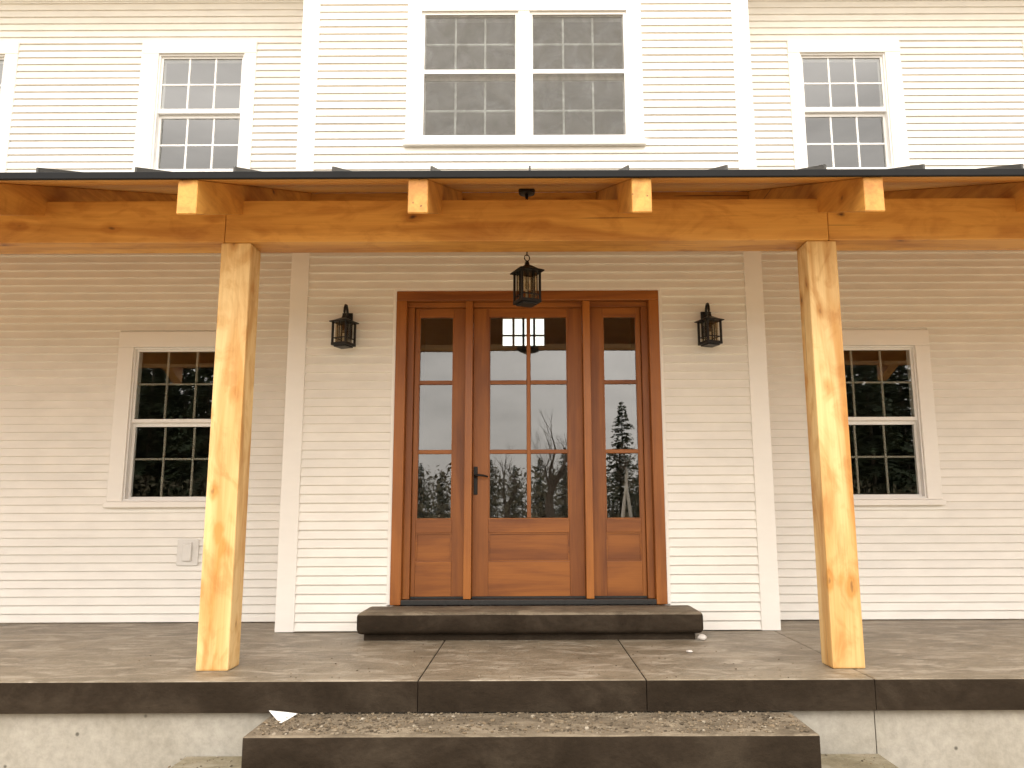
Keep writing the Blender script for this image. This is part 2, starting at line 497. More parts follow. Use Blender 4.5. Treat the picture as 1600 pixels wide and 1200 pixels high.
# openings: casing extents (x0, x1, z0, z1) and the glass inside them
WIN = dict(
    lower_left=dict(y=YW, c=(-3.825, -2.665, 1.008, 2.630), g=[(-3.650, -2.838)], z=(1.105, 2.450), m=(1.783, 1.815), r=(1.450, 2.144), behind=True),
    lower_right=dict(y=YW, c=(2.570, 3.728, 1.002, 2.622), g=[(2.745, 3.560)], z=(1.102, 2.440), m=(1.778, 1.810), r=(1.446, 2.136), behind=True),
    upper_left=dict(y=YW, c=(-3.832, -2.695, 4.120, 5.598), g=[(-3.628, -2.848)], z=(4.272, 5.427), m=(4.845, 4.892), r=(4.531, 5.152), behind=False),
    upper_right=dict(y=YW, c=(2.578, 3.691, 4.120, 5.572), g=[(2.732, 3.506)], z=(4.262, 5.411), m=(4.838, 4.885), r=(4.520, 5.140), behind=False),
    upper_far_left=dict(y=YW, c=(-6.200, -5.062, 4.120, 5.590), g=[(-6.000, -5.222)], z=(4.272, 5.427), m=(4.845, 4.892), r=(4.531, 5.152), behind=False),
    upper_far_right=dict(y=YW, c=(4.920, 6.050, 4.120, 5.572), g=[(5.075, 5.850)], z=(4.262, 5.411), m=(4.838, 4.885), r=(4.520, 5.140), behind=False),
    bay=dict(y=YB, c=(-1.100, 1.036, 4.178, 5.640), g=[(-0.936, -0.122), (0.050, 0.866)], z=(4.297, 5.464), m=(4.887, 4.926), r=(4.565, 5.200), behind=True),
)
LIN = 0.035
def opening(w):
    return [(a - LIN, b + LIN, w['z'][0] - LIN, w['z'][1] + LIN) for a, b in w['g']]
DOOR_C = (-1.140, 1.116, 0.205, 2.842)
wing_holes_l = sum((opening(WIN[k]) for k in ('lower_left', 'upper_left', 'upper_far_left')), [])
wing_holes_r = sum((opening(WIN[k]) for k in ('lower_right', 'upper_right', 'upper_far_right')), [])
bay_holes = opening(WIN['bay']) + [(DOOR_C[0] + 0.02, DOOR_C[1] - 0.02, 0.20, DOOR_C[3] - 0.02)]
T = 0.15
wl = wall_mesh('wing_wall', HX0, XL + 0.05, 0.004, 6.30, YW + 0.001, YW + T, wing_holes_l, MT['trim'], house)
wr = wall_mesh('wing_wall', XR - 0.05, HX1, 0.004, 6.30, YW + 0.001, YW + T, wing_holes_r, MT['trim'], house)
wb = wall_mesh('bay_wall', XL + 0.02, XR - 0.02, 0.004, 7.2, YB + 0.001, YB + T, bay_holes, MT['trim'], house)

# clapboards ----------------------------------------------------
bm = bmesh.new()
prof = [(0.0, 0.0), (-0.0205, 0.0), (-0.0215, 0.0025), (-0.005, EXP), (0.0, EXP)]
va = [bm.verts.new((0, y, z)) for y, z in prof]; vb = [bm.verts.new((1, y, z)) for y, z in prof]
for k in range(5):
    bm.faces.new((va[k], va[(k + 1) % 5], vb[(k + 1) % 5], vb[k]))
bm.faces.new(va[::-1]); bm.faces.new(vb)
bmesh.ops.recalc_face_normals(bm, faces=bm.faces)
clap_me = bpy.data.meshes.new('clapboard'); bm.to_mesh(clap_me); bm.free()
clap_me.materials.append(MT['siding'])

claps = []   # (visible area, x0, x1, y, z, parent)
def side_wall(x0, x1, y, blocks, parent, ranges):
    for za, zb in ranges:
        z = za
        while z < zb - 0.01:
            runs = [(x0, x1)]
            for bx0, bx1, bz0, bz1 in blocks:
                if z + EXP * 0.55 > bz0 and z + EXP * 0.45 < bz1:
                    nr = []
                    for a, b in runs:
                        if bx1 <= a or bx0 >= b: nr.append((a, b)); continue
                        if bx0 > a: nr.append((a, bx0))
                        if bx1 < b: nr.append((bx1, b))
                    runs = nr
            for a, b in runs:
                if b - a < 0.02: continue
                va_, vb_ = max(a, -4.9), min(b, 4.9)
                claps.append((max(0.0, vb_ - va_), a, b, y, z, parent))
            z += EXP
CB = 0.155
blk = lambda k: WIN[k]['c']
n_low = 52
top_low = 0.008 + EXP * 51       # just above the porch ceiling line
UP0 = 0.008 + EXP * 55
side_wall(HX0, XL, YW, [blk('lower_left')], wl, [(0.008, 0.008 + EXP * 50)])
side_wall(XR, HX1, YW, [blk('lower_right')], wr, [(0.008, 0.008 + EXP * 50)])
side_wall(HX0, XL, YW, [blk('upper_left'), blk('upper_far_left')], wl, [(UP0, 6.03)])
side_wall(XR, HX1, YW, [blk('upper_right'), blk('upper_far_right')], wr, [(UP0, 6.03)])
side_wall(XL + CB, XR - CB, YB, [(DOOR_C[0] - 0.02, DOOR_C[1] + 0.02, 0.19, DOOR_C[3] + 0.02)], wb, [(0.008, 0.008 + EXP * 50)])
side_wall(XL + CB, XR - CB, YB, [blk('bay')], wb, [(UP0 - EXP * 2, 7.1)])
claps.sort(key=lambda c: -c[0])
rest = {}
rnd = random.Random(5)
for i, (a_, x0, x1, y, z, par) in enumerate(claps):
    if i < 295:
        o = bpy.data.objects.new('clapboard', clap_me)
        COL.objects.link(o); o.parent = par
        o.location = (x0, y + rnd.uniform(-0.0012, 0.0006), z); o.scale = (x1 - x0, 1, 1)
    else:
        rest.setdefault(par.name, (par, []))[1].append((x0, x1, y, z))
for par, lst in rest.values():
    vs_, fs_ = [], []
    for x0, x1, y, z in lst:
        n0 = len(vs_)
        vs_ += [(x0, y + py, z + pz) for py, pz in prof] + [(x1, y + py, z + pz) for py, pz in prof]
        fs_ += [(n0 + k, n0 + 5 + k, n0 + 5 + (k + 1) % 5, n0 + (k + 1) % 5) for k in range(5)]
        fs_ += [tuple(n0 + k for k in range(5)), tuple(n0 + 9 - k for k in range(5))]
    me = bpy.data.meshes.new('short_clapboards'); me.from_pydata(vs_, [], fs_)
    o = link('short_clapboards', me, MT['siding'], par); o['kind'] = 'stuff'

# corner boards, bay returns, frieze, eaves
for x0, x1 in ((XL, XL + CB), (XR - CB, XR)):
    box('corner_board', x0, x1, YB - 0.028, YB + 0.0, 0.003, 7.15, MT['trim'], house, 0.004)
for x0, x1, xo in ((XL + 0.004, XL + 0.019, -1), (XR - 0.019, XR - 0.004, 1)):
    box('bay_side', x0, x1, YB + 0.002, YW - 0.002, 0.005, 7.1, MT['trim'], house)
for x0, x1 in ((HX0, XL - 0.004), (XR + 0.004, HX1)):
    box('frieze_board', x0, x1, YW - 0.03, YW - 0.001, 6.035, 6.26, MT['trim'], house, 0.004)
    box('soffit', x0 - 0.2 if x0 < 0 else x0, x1 if x0 < 0 else x1 + 0.2, YW - 0.58, YW + 0.2, 6.262, 6.29, MT['trim'], house)
    box('fascia', x0 - 0.2 if x0 < 0 else x0, x1 if x0 < 0 else x1 + 0.2, YW - 0.605, YW - 0.581, 6.22, 6.46, MT['trim'], house, 0.003)

# house shell: ends, back, floors, roofs
HB = 8.0
box('side_wall', HX0, HX0 + T, YW + T + 0.002, HB, 0.0, 6.3, MT['inside'], house)
box('side_wall', HX1 - T, HX1, YW + T + 0.002, HB, 0.0, 6.3, MT['inside'], house)
RW = (-0.50, 0.285, 4.07, 4.62)
bwl = wall_mesh('rear_wall', HX0, HX1, 0.0, 6.3, HB, HB + T, [RW], MT['inside'], house)
box('floor_slab', HX0 + T, HX1 - T, YW + T + 0.003, HB - 0.002, 0.05, 0.17, MT['infloor'], house)
box('hall_floor', XL + 0.06, XR - 0.06, YB + T + 0.003, YW + T + 0.002, 0.05, 0.17, MT['infloor'], house)
box('upper_floor', HX0 + T, XL, YW + T + 0.003, HB - 0.002, 3.15, 3.4, MT['inside'], house)
box('upper_floor', XR, HX1 - T, YW + T + 0.003, HB - 0.002, 3.15, 3.4, MT['inside'], house)
box('partition_wall', XL, XL + 0.1, YW + T + 0.003, HB - 0.003, 0.18, 6.3, MT['inside'], house)
box('partition_wall', XR - 0.1, XR, YW + T + 0.003, HB - 0.003, 0.18, 6.3, MT['inside'], house)
box('attic_ceiling', HX0, HX1, YW + 0.21, HB + T, 6.305, 6.4, MT['inside'], house)
box('bay_ceiling', XL + 0.03, XR - 0.03, YB + T + 0.003, YW + 0.2, 6.305, 6.4, MT['inside'], house)
# rear window: frame, bars
rwx0, rwx1, rwz0, rwz1 = RW
o = box('rear_window', rwx0, rwx1, HB + 0.04, HB + 0.05, rwz0, rwz1, MT['glass'], house)
for fx in (0.26, 0.5, 0.76):
    xx = rwx0 + (rwx1 - rwx0) * fx
    box('muntin', xx - 0.022, xx + 0.022, HB + 0.02, HB + 0.039, rwz0, rwz1, MT['inside'], o)
zz = rwz0 + (rwz1 - rwz0) * 0.36
box('muntin', rwx0, rwx1, HB + 0.015, HB + 0.0195, zz - 0.018, zz + 0.018, MT['inside'], o)
# main roof and bay gable roof
bm = bmesh.new()
ridge_y, ridge_z = 4.3, 8.6
P = [(YW - 0.62, 6.44), (ridge_y, ridge_z), (HB + 0.5, 6.44), (HB + 0.5, 6.54), (ridge_y, ridge_z + 0.12), (YW - 0.62, 6.56)]
a = [bm.verts.new((HX0 - 0.3, y, z)) for y, z in P]; b = [bm.verts.new((HX1 + 0.3, y, z)) for y, z in P]
for k in range(6): bm.faces.new((a[k], a[(k + 1) % 6], b[(k + 1) % 6], b[k]))
bm.faces.new((a[0], a[1], a[4], a[5])); bm.faces.new((a[1], a[2], a[3], a[4]))
bm.faces.new((b[0], b[5], b[4], b[1])); bm.faces.new((b[1], b[4], b[3], b[2]))
from_bm('main_roof', bm, MT['shingle'], house)
bm = bmesh.new()
xc = (XL + XR) / 2; hw = (XR - XL) / 2
tri = [(XL + 0.01, 7.2), (XR - 0.01, 7.2), (xc, 7.2 + hw * 0.72)]
f0 = [bm.verts.new((x, YB + 0.001, z)) for x, z in tri]; f1 = [bm.verts.new((x, YB + 0.12, z)) for x, z in tri]
bm.faces.new(f0); bm.faces.new(f1[::-1])
for k in range(3): bm.faces.new((f0[k], f0[(k + 1) % 3], f1[(k + 1) % 3], f1[k]))
from_bm('gable_wall', bm, MT['trim'], house)
bm = bmesh.new()
Pg = [(xc - hw - 0.3, 7.2 - 0.22), (xc, 7.2 + hw * 0.72 + 0.01), (xc + hw + 0.3, 7.2 - 0.22), (xc + hw + 0.3, 7.08), (xc, 7.2 + hw * 0.72 + 0.13), (xc - hw - 0.3, 7.08)]
a = [bm.verts.new((x, YB - 0.3, z)) for x, z in Pg]; b = [bm.verts.new((x, 4.2, z)) for x, z in Pg]
for k in range(6): bm.faces.new((a[k], a[(k + 1) % 6], b[(k + 1) % 6], b[k]))
bm.faces.new((a[0], a[1], a[4], a[5])); bm.faces.new((a[1], a[2], a[3], a[4]))
bm.faces.new((b[0], b[5], b[4], b[1])); bm.faces.new((b[1], b[4], b[3], b[2]))
from_bm('gable_roof', bm, MT['shingle'], house)

# windows --------------------------------------------------------
TILT = 0.0
prnd = random.Random(3)
def pane(x0, x1, y, z0, z1, parent, tilt=TILT, mat='glass', jit=0.12):
    o = box('pane', x0, x1, y, y + 0.005, z0, z1, MT[mat], parent, 0, ctr=True)
    o.rotation_euler = (tilt + rad(prnd.uniform(-jit, jit)), 0, rad(prnd.uniform(-jit, jit)))
    return o

def ring(bm, x0, x1, z0, z1, t, y0, y1, tb=None, tt=None):
    """four mitred sides of a frame, outer extents given"""
    tb = t if tb is None else tb; tt = t if tt is None else tt
    o = [(x0, z0), (x1, z0), (x1, z1), (x0, z1)]; i = [(x0 + t, z0 + tb), (x1 - t, z0 + tb), (x1 - t, z1 - tt), (x0 + t, z1 - tt)]
    for k in range(4):
        q = (k + 1) % 4
        A = [o[k], o[q], i[q], i[k]]
        f = [bm.verts.new((x, y0, z)) for x, z in A]; b = [bm.verts.new((x, y1, z)) for x, z in A]
        bm.faces.new(f); bm.faces.new(b[::-1])
        bm.faces.new((f[0], b[0], b[1], f[1])); bm.faces.new((f[2], b[2], b[3], f[3]))

def build_window(w):
    y = w['y']; cx0, cx1, cz0, cz1 = w['c']; gz0, gz1 = w['z']; m0, m1 = w['m']; r0, r1 = w['r']
    ops = opening(w)
    bm = bmesh.new()
    for a, b, c, d in ops:     # jamb liner
        ring(bm, a + 0.001, b - 0.001, c + 0.001, d - 0.001, 0.014, y - 0.012, y + 0.125)
    win = from_bm('window', bm, MT['sash'], house)
    ox0, ox1 = ops[0][0], ops[-1][1]
    oz0, oz1 = ops[0][2], ops[0][3]
    cf = y - 0.031
    # casing: two sides between sill and head, head across
    box('casing', cx0, ox0, cf, y, cz0 + 0.052, oz1, MT['trim'], win, 0.004)
    box('casing', ox1, cx1, cf, y, cz0 + 0.052, oz1, MT['trim'], win, 0.004)
    box('head_casing', cx0, cx1, cf - 0.003, y, oz1 + 0.001, cz1, MT['trim'], win, 0.004)
    box('sill', cx0 - 0.012, cx1 + 0.012, y - 0.062, y, cz0, cz0 + 0.05, MT['trim'], win, 0.005)
    if oz0 - cz0 - 0.052 > 0.01:
        box('sill_nosing', ox0 + 0.002, ox1 - 0.002, cf - 0.004, y, cz0 + 0.0515, oz0, MT['trim'], win, 0.004)
    if len(ops) == 2:
        box('mullion', ops[0][1], ops[1][0], cf, y, oz0 + 0.001, oz1 - 0.001, MT['trim'], win, 0.004)
    for (gx0, gx1), (a, b, c, d) in zip(w['g'], ops):
        # upper sash stands outside the lower one
        bm = bmesh.new()
        ring(bm, gx0 - 0.021, gx1 + 0.021, m0, gz1 + 0.021, 0.021, y + 0.012, y + 0.045, tb=m1 - m0)
        from_bm('upper_sash', bm, MT['sash'], win)
        bm = bmesh.new()
        ring(bm, gx0 - 0.021, gx1 + 0.021, gz0 - 0.021, m0 + 0.02, 0.021, y + 0.050, y + 0.083, tt=0.055)
        from_bm('lower_sash', bm, MT['sash'], win)
        lz1 = m0 - 0.035
        for (z0, z1, zm, yy) in ((m1, gz1, r1, y + 0.022), (gz0, lz1, r0, y + 0.060)):
            xs = [gx0 + (gx1 - gx0) * k / 3 for k in range(4)]
            mw = 0.009
            gm = MT['grille'] if w['c'][3] < 3 else MT['sash']
            bk = 0.010 if w['behind'] else 0.0      # bars set between the double panes
            for k in (1, 2):
                box('muntin', xs[k] - mw, xs[k] + mw, yy - 0.004 + bk, yy + 0.014 + bk, z0 + 0.0005, z1 - 0.0005, gm, win, 0.002, 1)
            for k in range(3):
                xa = xs[k] + (mw + 0.0005 if k else 0.0005); xb = xs[k + 1] - (mw + 0.0005 if k < 2 else 0.0005)
                box('muntin', xa, xb, yy - 0.003 + bk, yy + 0.013 + bk, zm - mw, zm + mw, gm, win, 0.002, 1)
                for za, zb in ((z0, zm - mw), (zm + mw, z1)):
                    if w['behind']:
                        pane(xs[k] + 0.0004, xs[k + 1] - 0.0004, yy - 0.003, (zm if za > zm else za) + 0.0004, (zm if zb < zm else zb) - 0.0004, win, jit=0.05)
                    else:
                        pane(xa + 0.001, xb - 0.001, yy + 0.003, za + 0.001, zb - 0.001, win)
        if w['behind'] and cz1 > 3:
            for z0, z1 in ((gz0 - 0.008, m0 - 0.001), (m1 + 0.001, gz1 + 0.008)):
                box('insect_screen', gx0 - 0.008, gx1 + 0.008, y - 0.0065, y - 0.0055, z0, z1, MT['screen'], win)
            bm = bmesh.new()
            ring(bm, gx0 - 0.0205, gx1 + 0.0205, gz0 - 0.0205, gz1 + 0.0205, 0.012, y - 0.011, y - 0.001)
            add_box(bm, gx0 - 0.0085, gx1 + 0.0085, y - 0.0105, y - 0.0015, m0, m1)
            from_bm('screen_frame', bm, MT['sash'], win)
    return win
for w in WIN.values():
    build_window(w)

# entrance -------------------------------------------------------
# photo measurements were taken on the wall plane; the leaves stand REC behind it
REC = 0.10
kx = (6.67 + REC) / 6.67
def rx(x): return x * kx
def rz(z): return 0.942 + (z - 0.942) * kx
dx0, dx1, dz0, dz1 = DOOR_C
frame = box('door_frame', dx0, dx1, -0.034, 0.175, dz1 - 0.085, dz1, MT['door_h'], house, 0.006)
box('frame_jamb', dx0, dx0 + 0.088, -0.034, 0.175, dz0 + 0.006, dz1 - 0.0855, MT['door_v'], frame, 0.006)
box('frame_jamb', dx1 - 0.088, dx1, -0.034, 0.175, dz0 + 0.006, dz1 - 0.0855, MT['door_v'], frame, 0.006)
MLX = ((-0.546, -0.484), (0.462, 0.524))
for a, b in MLX:
    box('mullion', a, b, -0.012, 0.15, dz0 + 0.05, dz1 - 0.0855, MT['mullion'], frame, 0.004)
# inner stops and head trim
box('head_stop', dx0 + 0.0885, MLX[0][0] - 0.0005, 0.035, 0.17, dz1 - 0.125, dz1 - 0.0858, MT['door_h'], frame, 0.003)
box('head_stop', MLX[0][1] + 0.0005, MLX[1][0] - 0.0005, 0.035, 0.17, dz1 - 0.125, dz1 - 0.0858, MT['door_h'], frame, 0.003)
box('head_stop', MLX[1][1] + 0.0005, dx1 - 0.0885, 0.035, 0.17, dz1 - 0.125, dz1 - 0.0858, MT['door_h'], frame, 0.003)
box('threshold', dx0 + 0.089, dx1 - 0.089, -0.03, 0.152, dz0 + 0.006, dz0 + 0.045, MT['rubber'], frame, 0.004)
for x0, x1 in ((dx0 - 0.03, dx0 - 0.001), (dx1 + 0.001, dx1 + 0.03)):
    box('frame_trim', x0, x1, -0.022, 0.0, 0.212, dz1 + 0.001, MT['trim'], frame, 0.003)
box('frame_trim', dx0 - 0.03, dx1 + 0.03, -0.022, 0.0, dz1 + 0.0015, dz1 + 0.03, MT['trim'], frame, 0.003)

def leaf(name, lx0, lx1, gx0, gx1, cols):
    """stile and rail leaf: glass over a panel"""
    y0, y1 = REC - 0.012, REC + 0.033
    zt, zb = dz1 - 0.126, dz0 + 0.062
    g0, g1 = rz(0.895), rz(2.62)
    z1, z2, z3 = rz(0.787), rz(0.554), zb
    root = box(name, lx0 + 0.002, gx0, y0, y1, zb, zt, MT['door_v'], house, 0.003)        # hinge stile carries the leaf
    box('stile', gx1, lx1 - 0.002, y0, y1, zb, zt, MT['door_v'], root, 0.003)
    e = 0.0006
    box('rail', gx0 + e, gx1 - e, y0 + 0.001, y1, g1, zt, MT['door_h'], root, 0.003)
    box('rail', gx0 + e, gx1 - e, y0 + 0.001, y1, z1, g0, MT['door_h'], root, 0.003)
    box('rail', gx0 + e, gx1 - e, y0 + 0.001, y1, z3, z2, MT['door_h'], root, 0.003)
    p = box('panel', gx0 + e, gx1 - e, y0 + 0.02, y1 - 0.01, z2 + e, z1 - e, MT['door_h'], root)
    bm = bmesh.new()                                                                      # sticking round the panel
    ring(bm, gx0 + e, gx1 - e, z2 + e, z1 - e, 0.012, y0 + 0.008, y0 + 0.0195)
    from_bm('panel_moulding', bm, MT['door_h'], p)
    bm = bmesh.new()
    ring(bm, gx0 + e, gx1 - e, g0 + e, g1 - e, 0.010, y0 + 0.004, y0 + 0.022)
    from_bm('glazing_bead', bm, MT['door_v'], root)
    mw = 0.017
    ms = [rz(1.455), rz(2.045)]
    xs = [gx0 + 0.0105] + ([rx(-0.006)] if cols == 2 else []) + [gx1 - 0.0105]
    zs = [g0 + 0.0105, *ms, g1 - 0.0105]
    if cols == 2:
        box('muntin', xs[1] - mw, xs[1] + mw, y0 + 0.003, y1 - 0.003, zs[0] + e, zs[-1] - e, MT['door_v'], root, 0.004)
    for i in range(len(xs) - 1):
        xa = xs[i] + (mw + e if 0 < i else e); xb = xs[i + 1] - (mw + e if i + 1 < len(xs) - 1 else e)
        for zz in ms:
            box('muntin', xa, xb, y0 + 0.004, y1 - 0.004, zz - mw, zz + mw, MT['door_h'], root, 0.004)
        for j in range(3):
            za = zs[j] + (mw if j else 0) + e; zb_ = zs[j + 1] - (mw if j < 2 else 0) - e
            pane(xa + 0.001, xb - 0.001, y0 + 0.024, za + 0.001, zb_ - 0.001, root)
    box('door_sweep', lx0 + 0.003, lx1 - 0.003, y0 + 0.004, y1 - 0.004, dz0 + 0.046, zb - 0.0005, MT['rubber'], root)
    return root
for a, b in ((dx0 + 0.0885, dx0 + 0.145), (dx1 - 0.145, dx1 - 0.0885)):
    box('inner_jamb', a, b, 0.045, 0.172, dz0 + 0.046, dz1 - 0.1255, MT['door_v'], frame, 0.003)
leaf('sidelight', dx0 + 0.1455, MLX[0][0], rx(-0.944), rx(-0.645), 1)
slab = leaf('door', MLX[0][1], MLX[1][0], rx(-0.344), rx(0.328), 2)
leaf('sidelight', MLX[1][1], dx1 - 0.1455, rx(0.630), rx(0.922), 1)
hy = REC - 0.012
hd = box('door_handle', -0.474, -0.440, hy - 0.010, hy - 0.0005, 1.10, 1.335, MT['iron'], slab, 0.004)
bm = bmesh.new()
add_tube(bm, [(-0.457, hy - 0.01, 1.255), (-0.457, hy - 0.055, 1.255)], 0.010, 10)
add_tube(bm, [(-0.462, hy - 0.055, 1.255), (-0.43, hy - 0.057, 1.262), (-0.39, hy - 0.055, 1.258), (-0.35, hy - 0.05, 1.248)], [0.011, 0.010, 0.009, 0.007], 8)
from_bm('lever', bm, MT['iron'], hd, True)
bm = bmesh.new()
add_tube(bm, [(-0.457, hy - 0.0105, 1.155), (-0.457, hy - 0.02, 1.155)], 0.013, 12)
from_bm('lock_cylinder', bm, MT['iron'], hd)

# outlet cover on the wing wall
oc = box('outlet_cover', -3.155, -2.965, YW - 0.03, YW - 0.0185, 0.495, 0.725, MT['plate'], None, 0.004)
tag(oc, 'pale grey weatherproof outlet cover on clapboards below the window', 'outlet cover')
box('cover_lid', -3.10, -3.02, YW - 0.055, YW - 0.0305, 0.535, 0.685, MT['plate'], oc, 0.006)
box('lid_hinge', -3.095, -3.025, YW - 0.048, YW - 0.0305, 0.6855, 0.70, MT['plate'], oc, 0.002)

# ---------------------------------------------------------------- porch floor and steps
def shade_faces(o, face_mat):
    """tops keep their own dusty finish; the darker face colour stands in for shade"""
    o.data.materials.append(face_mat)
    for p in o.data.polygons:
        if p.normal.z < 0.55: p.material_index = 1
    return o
porch = empty('porch_floor', (0, 0, -0.17))
tag(porch, 'long brown stamped concrete porch slab with saw joints on a poured base', 'porch floor')
edges = [HX0, -4.56, -0.645, 0.665, 1.973, 5.9, HX1]
for i, (a, b) in enumerate(zip(edges, edges[1:])):
    bm = bmesh.new()
    add_box(bm, a + 0.0022, b - 0.0022, -1.905, YW - 0.001, -0.174, 0.0)
    fe = [e for e in bm.edges if all(abs(v.co.y + 1.905) < 1e-6 for v in e.verts) and all(abs(v.co.z) < 1e-6 for v in e.verts)]
    te = [e for e in bm.edges if all(abs(v.co.z) < 1e-6 for v in e.verts) and e not in fe and abs(e.verts[0].co.x - e.verts[1].co.x) < 1e-6]
    bmesh.ops.bevel(bm, geom=fe + te, offset=0.011, segments=3, profile=0.55, affect='EDGES')
    bmesh.ops.translate(bm, verts=bm.verts, vec=(0, 0, 0.17))
    shade_faces(from_bm('slab_section', bm, MT['slab'], porch), MT['step'])
for a, b in ((HX0 + 0.05, 1.970), (1.976, HX1 - 0.05)):
    bm = bmesh.new(); add_box(bm, a, b, -1.868, -1.66, GZ - 0.3 + 0.17, -0.1755 + 0.17)
    from_bm('foundation_wall', bm, MT['found'], porch)

def rock_edge(name, x0, x1, y0, y1, z0, z1, mat, parent, bev, amp, seed, nx_=110, loc=(0, 0, 0), seg=3):
    """cast step with softly uneven front arris"""
    bm = bmesh.new()
    add_box(bm, x0 - loc[0], x1 - loc[0], y0 - loc[1], y1 - loc[1], z0 - loc[2], z1 - loc[2])
    bmesh.ops.bevel(bm, geom=bm.edges[:], offset=bev, segments=seg, profile=0.5, affect='EDGES')
    ex = [e for e in bm.edges if abs(e.verts[0].co.x - e.verts[1].co.x) > (x1 - x0) * 0.6]
    bmesh.ops.subdivide_edges(bm, edges=ex, cuts=nx_, use_grid_fill=True)
    for v in bm.verts:
        n = noise.noise_vector(Vector((v.co.x * 3.1 + seed, v.co.y * 5, v.co.z * 9)))
        n2 = noise.noise_vector(Vector((v.co.x * 11 + seed, v.co.y * 15, v.co.z * 17)))
        d = n * amp + n2 * amp * 0.5
        if v.co.y + loc[1] < y1 - 0.05:
            v.co.y += d.y; v.co.z += d.z * 0.6
            v.co.x += d.x * 0.6
    return shade_faces(from_bm(name, bm, mat, parent, True), MT['step'] if mat is not MT['landing'] else MT['landing'])
ds = empty('door_step', (0, -0.25, 0.0))
tag(ds, 'dark brown rounded stone-look step under the front door', 'step')
rock_edge('tread', -1.308, 1.306, -0.505, -0.0355, 0.048, 0.208, MT['tread'], ds, 0.036, 0.006, 1.0, loc=(0, -0.25, 0))
bm = bmesh.new(); add_box(bm, -1.255, 1.245, -0.455 + 0.25, -0.04 + 0.25, 0.001, 0.05)
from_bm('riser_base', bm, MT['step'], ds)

ls = empty('entry_step', (0, -2.05, -0.6))
tag(ls, 'wide dark concrete step strewn with gravel below the porch slab', 'step')
rock_edge('tread', -1.478, 1.486, -2.365, -1.872, -0.40, -0.182, MT['tread'], ls, 0.012, 0.003, 4.0, loc=(0, -2.05, -0.6))
bm = bmesh.new(); add_box(bm, -1.45, 1.455, -2.33 + 2.05, -1.873 + 2.05, GZ - 0.05 + 0.6, -0.401 + 0.6)
from_bm('riser_base', bm, MT['found'], ls)
ld = rock_edge('landing_slab', -1.965, 1.985, -3.05, -2.332, -0.60, -0.412, MT['landing'], None, 0.012, 0.002, 9.0, loc=(0, -2.6, -0.6))
ld.location = (0, -2.6, -0.6)
tag(ld, 'low olive brown concrete landing wider than the step above it', 'landing')
for x0, x1 in ((-1.965, -1.4535), (1.4585, 1.985)):
    sw = bmesh.new(); add_box(sw, x0, x1, -2.3315 + 2.6, -1.871 + 2.6, -0.60 + 0.6, -0.413 + 0.6)
    bmesh.ops.bevel(sw, geom=[e for e in sw.edges if all(v.co.z > 0.1 for v in e.verts)], offset=0.01, segments=2, affect='EDGES')
    from_bm('landing_wing', sw, MT['landing'], ld)

# ---------------------------------------------------------------- porch roof
pr = empty('timber_porch', (0, -1.5, 0))
tag(pr, 'timber framed porch roof on square posts with charcoal standing seam metal', 'porch roof')
OFF = Vector((0, -1.5, 0))
def pbox(name, x0, x1, y0, y1, z0, z1, mat, bevel=0.0, parent=pr):
    return box(name, x0, x1, y0 - OFF.y, y1 - OFF.y, z0, z1, mat, parent, bevel)
ZB0, ZB1 = 2.724, 3.013
for a, b in ((-2.042, -1.842), (1.843, 2.043), (-5.94, -5.74), (5.75, 5.95)):
    pbox('post', a, b, -1.622, -1.422, 0.001, ZB0 - 0.001, MT['post'], 0.012)
for a, b in ((HX0 + 0.1, -2.0185), (-2.0155, 1.9895), (1.9925, HX1 - 0.1)):
    pbox('beam', a, b, -1.632, -1.405, ZB0, ZB1, MT['beam'], 0.006)
SL = 0.386
YE, ZE = -2.345, 2.846      # rafter tip: top edge
def ztop(y): return ZE + (y - YE) * SL
RX = [-7.25, -5.93, -4.60, -3.28, -1.962, -0.636, 0.651, 1.986, 3.31, 4.63, 5.96, 7.28]
for k, xr in enumerate(RX):
    yb = -0.012 if XL < xr < XR else YW - 0.022
    h = 0.205
    bm = bmesh.new()
    Pp = [(YE, ztop(YE)), (YE, ztop(YE) - h + 0.006), (YE + 0.006, ztop(YE) - h), (yb, ztop(yb) - h), (yb, ztop(yb))]
    a = [bm.verts.new((xr - 0.057, y - OFF.y, z)) for y, z in Pp]; b = [bm.verts.new((xr + 0.057, y - OFF.y, z)) for y, z in Pp]
    for q in range(5): bm.faces.new((a[q], a[(q + 1) % 5], b[(q + 1) % 5], b[q]))
    bm.faces.new(a[::-1]); bm.faces.new(b)
    bmesh.ops.bevel(bm, geom=[e for e in bm.edges if abs(e.verts[0].co.x - e.verts[1].co.x) < 1e-6], offset=0.004, segments=1, affect='EDGES')
    from_bm('rafter', bm, MT['rafter'], pr)
def ledger(a, b, y1):
    pbox('ledger', a, b, y1 - 0.045, y1, ztop(y1) - 0.26, ztop(y1 - 0.045) - 0.001, MT['beam'], 0.004)
prev = XL + 0.02
for xr in RX:
    if XL < xr < XR:
        ledger(prev, xr - 0.058, -0.03); prev = xr + 0.058
ledger(prev, XR - 0.02, -0.03)
for lo, hi in ((HX0 + 0.1, XL - 0.03), (XR + 0.03, HX1 - 0.1)):
    prev = lo
    for xr in RX:
        if lo < xr < hi:
            ledger(prev, xr - 0.058, YW - 0.022); prev = xr + 0.058
    ledger(prev, hi, YW - 0.022)

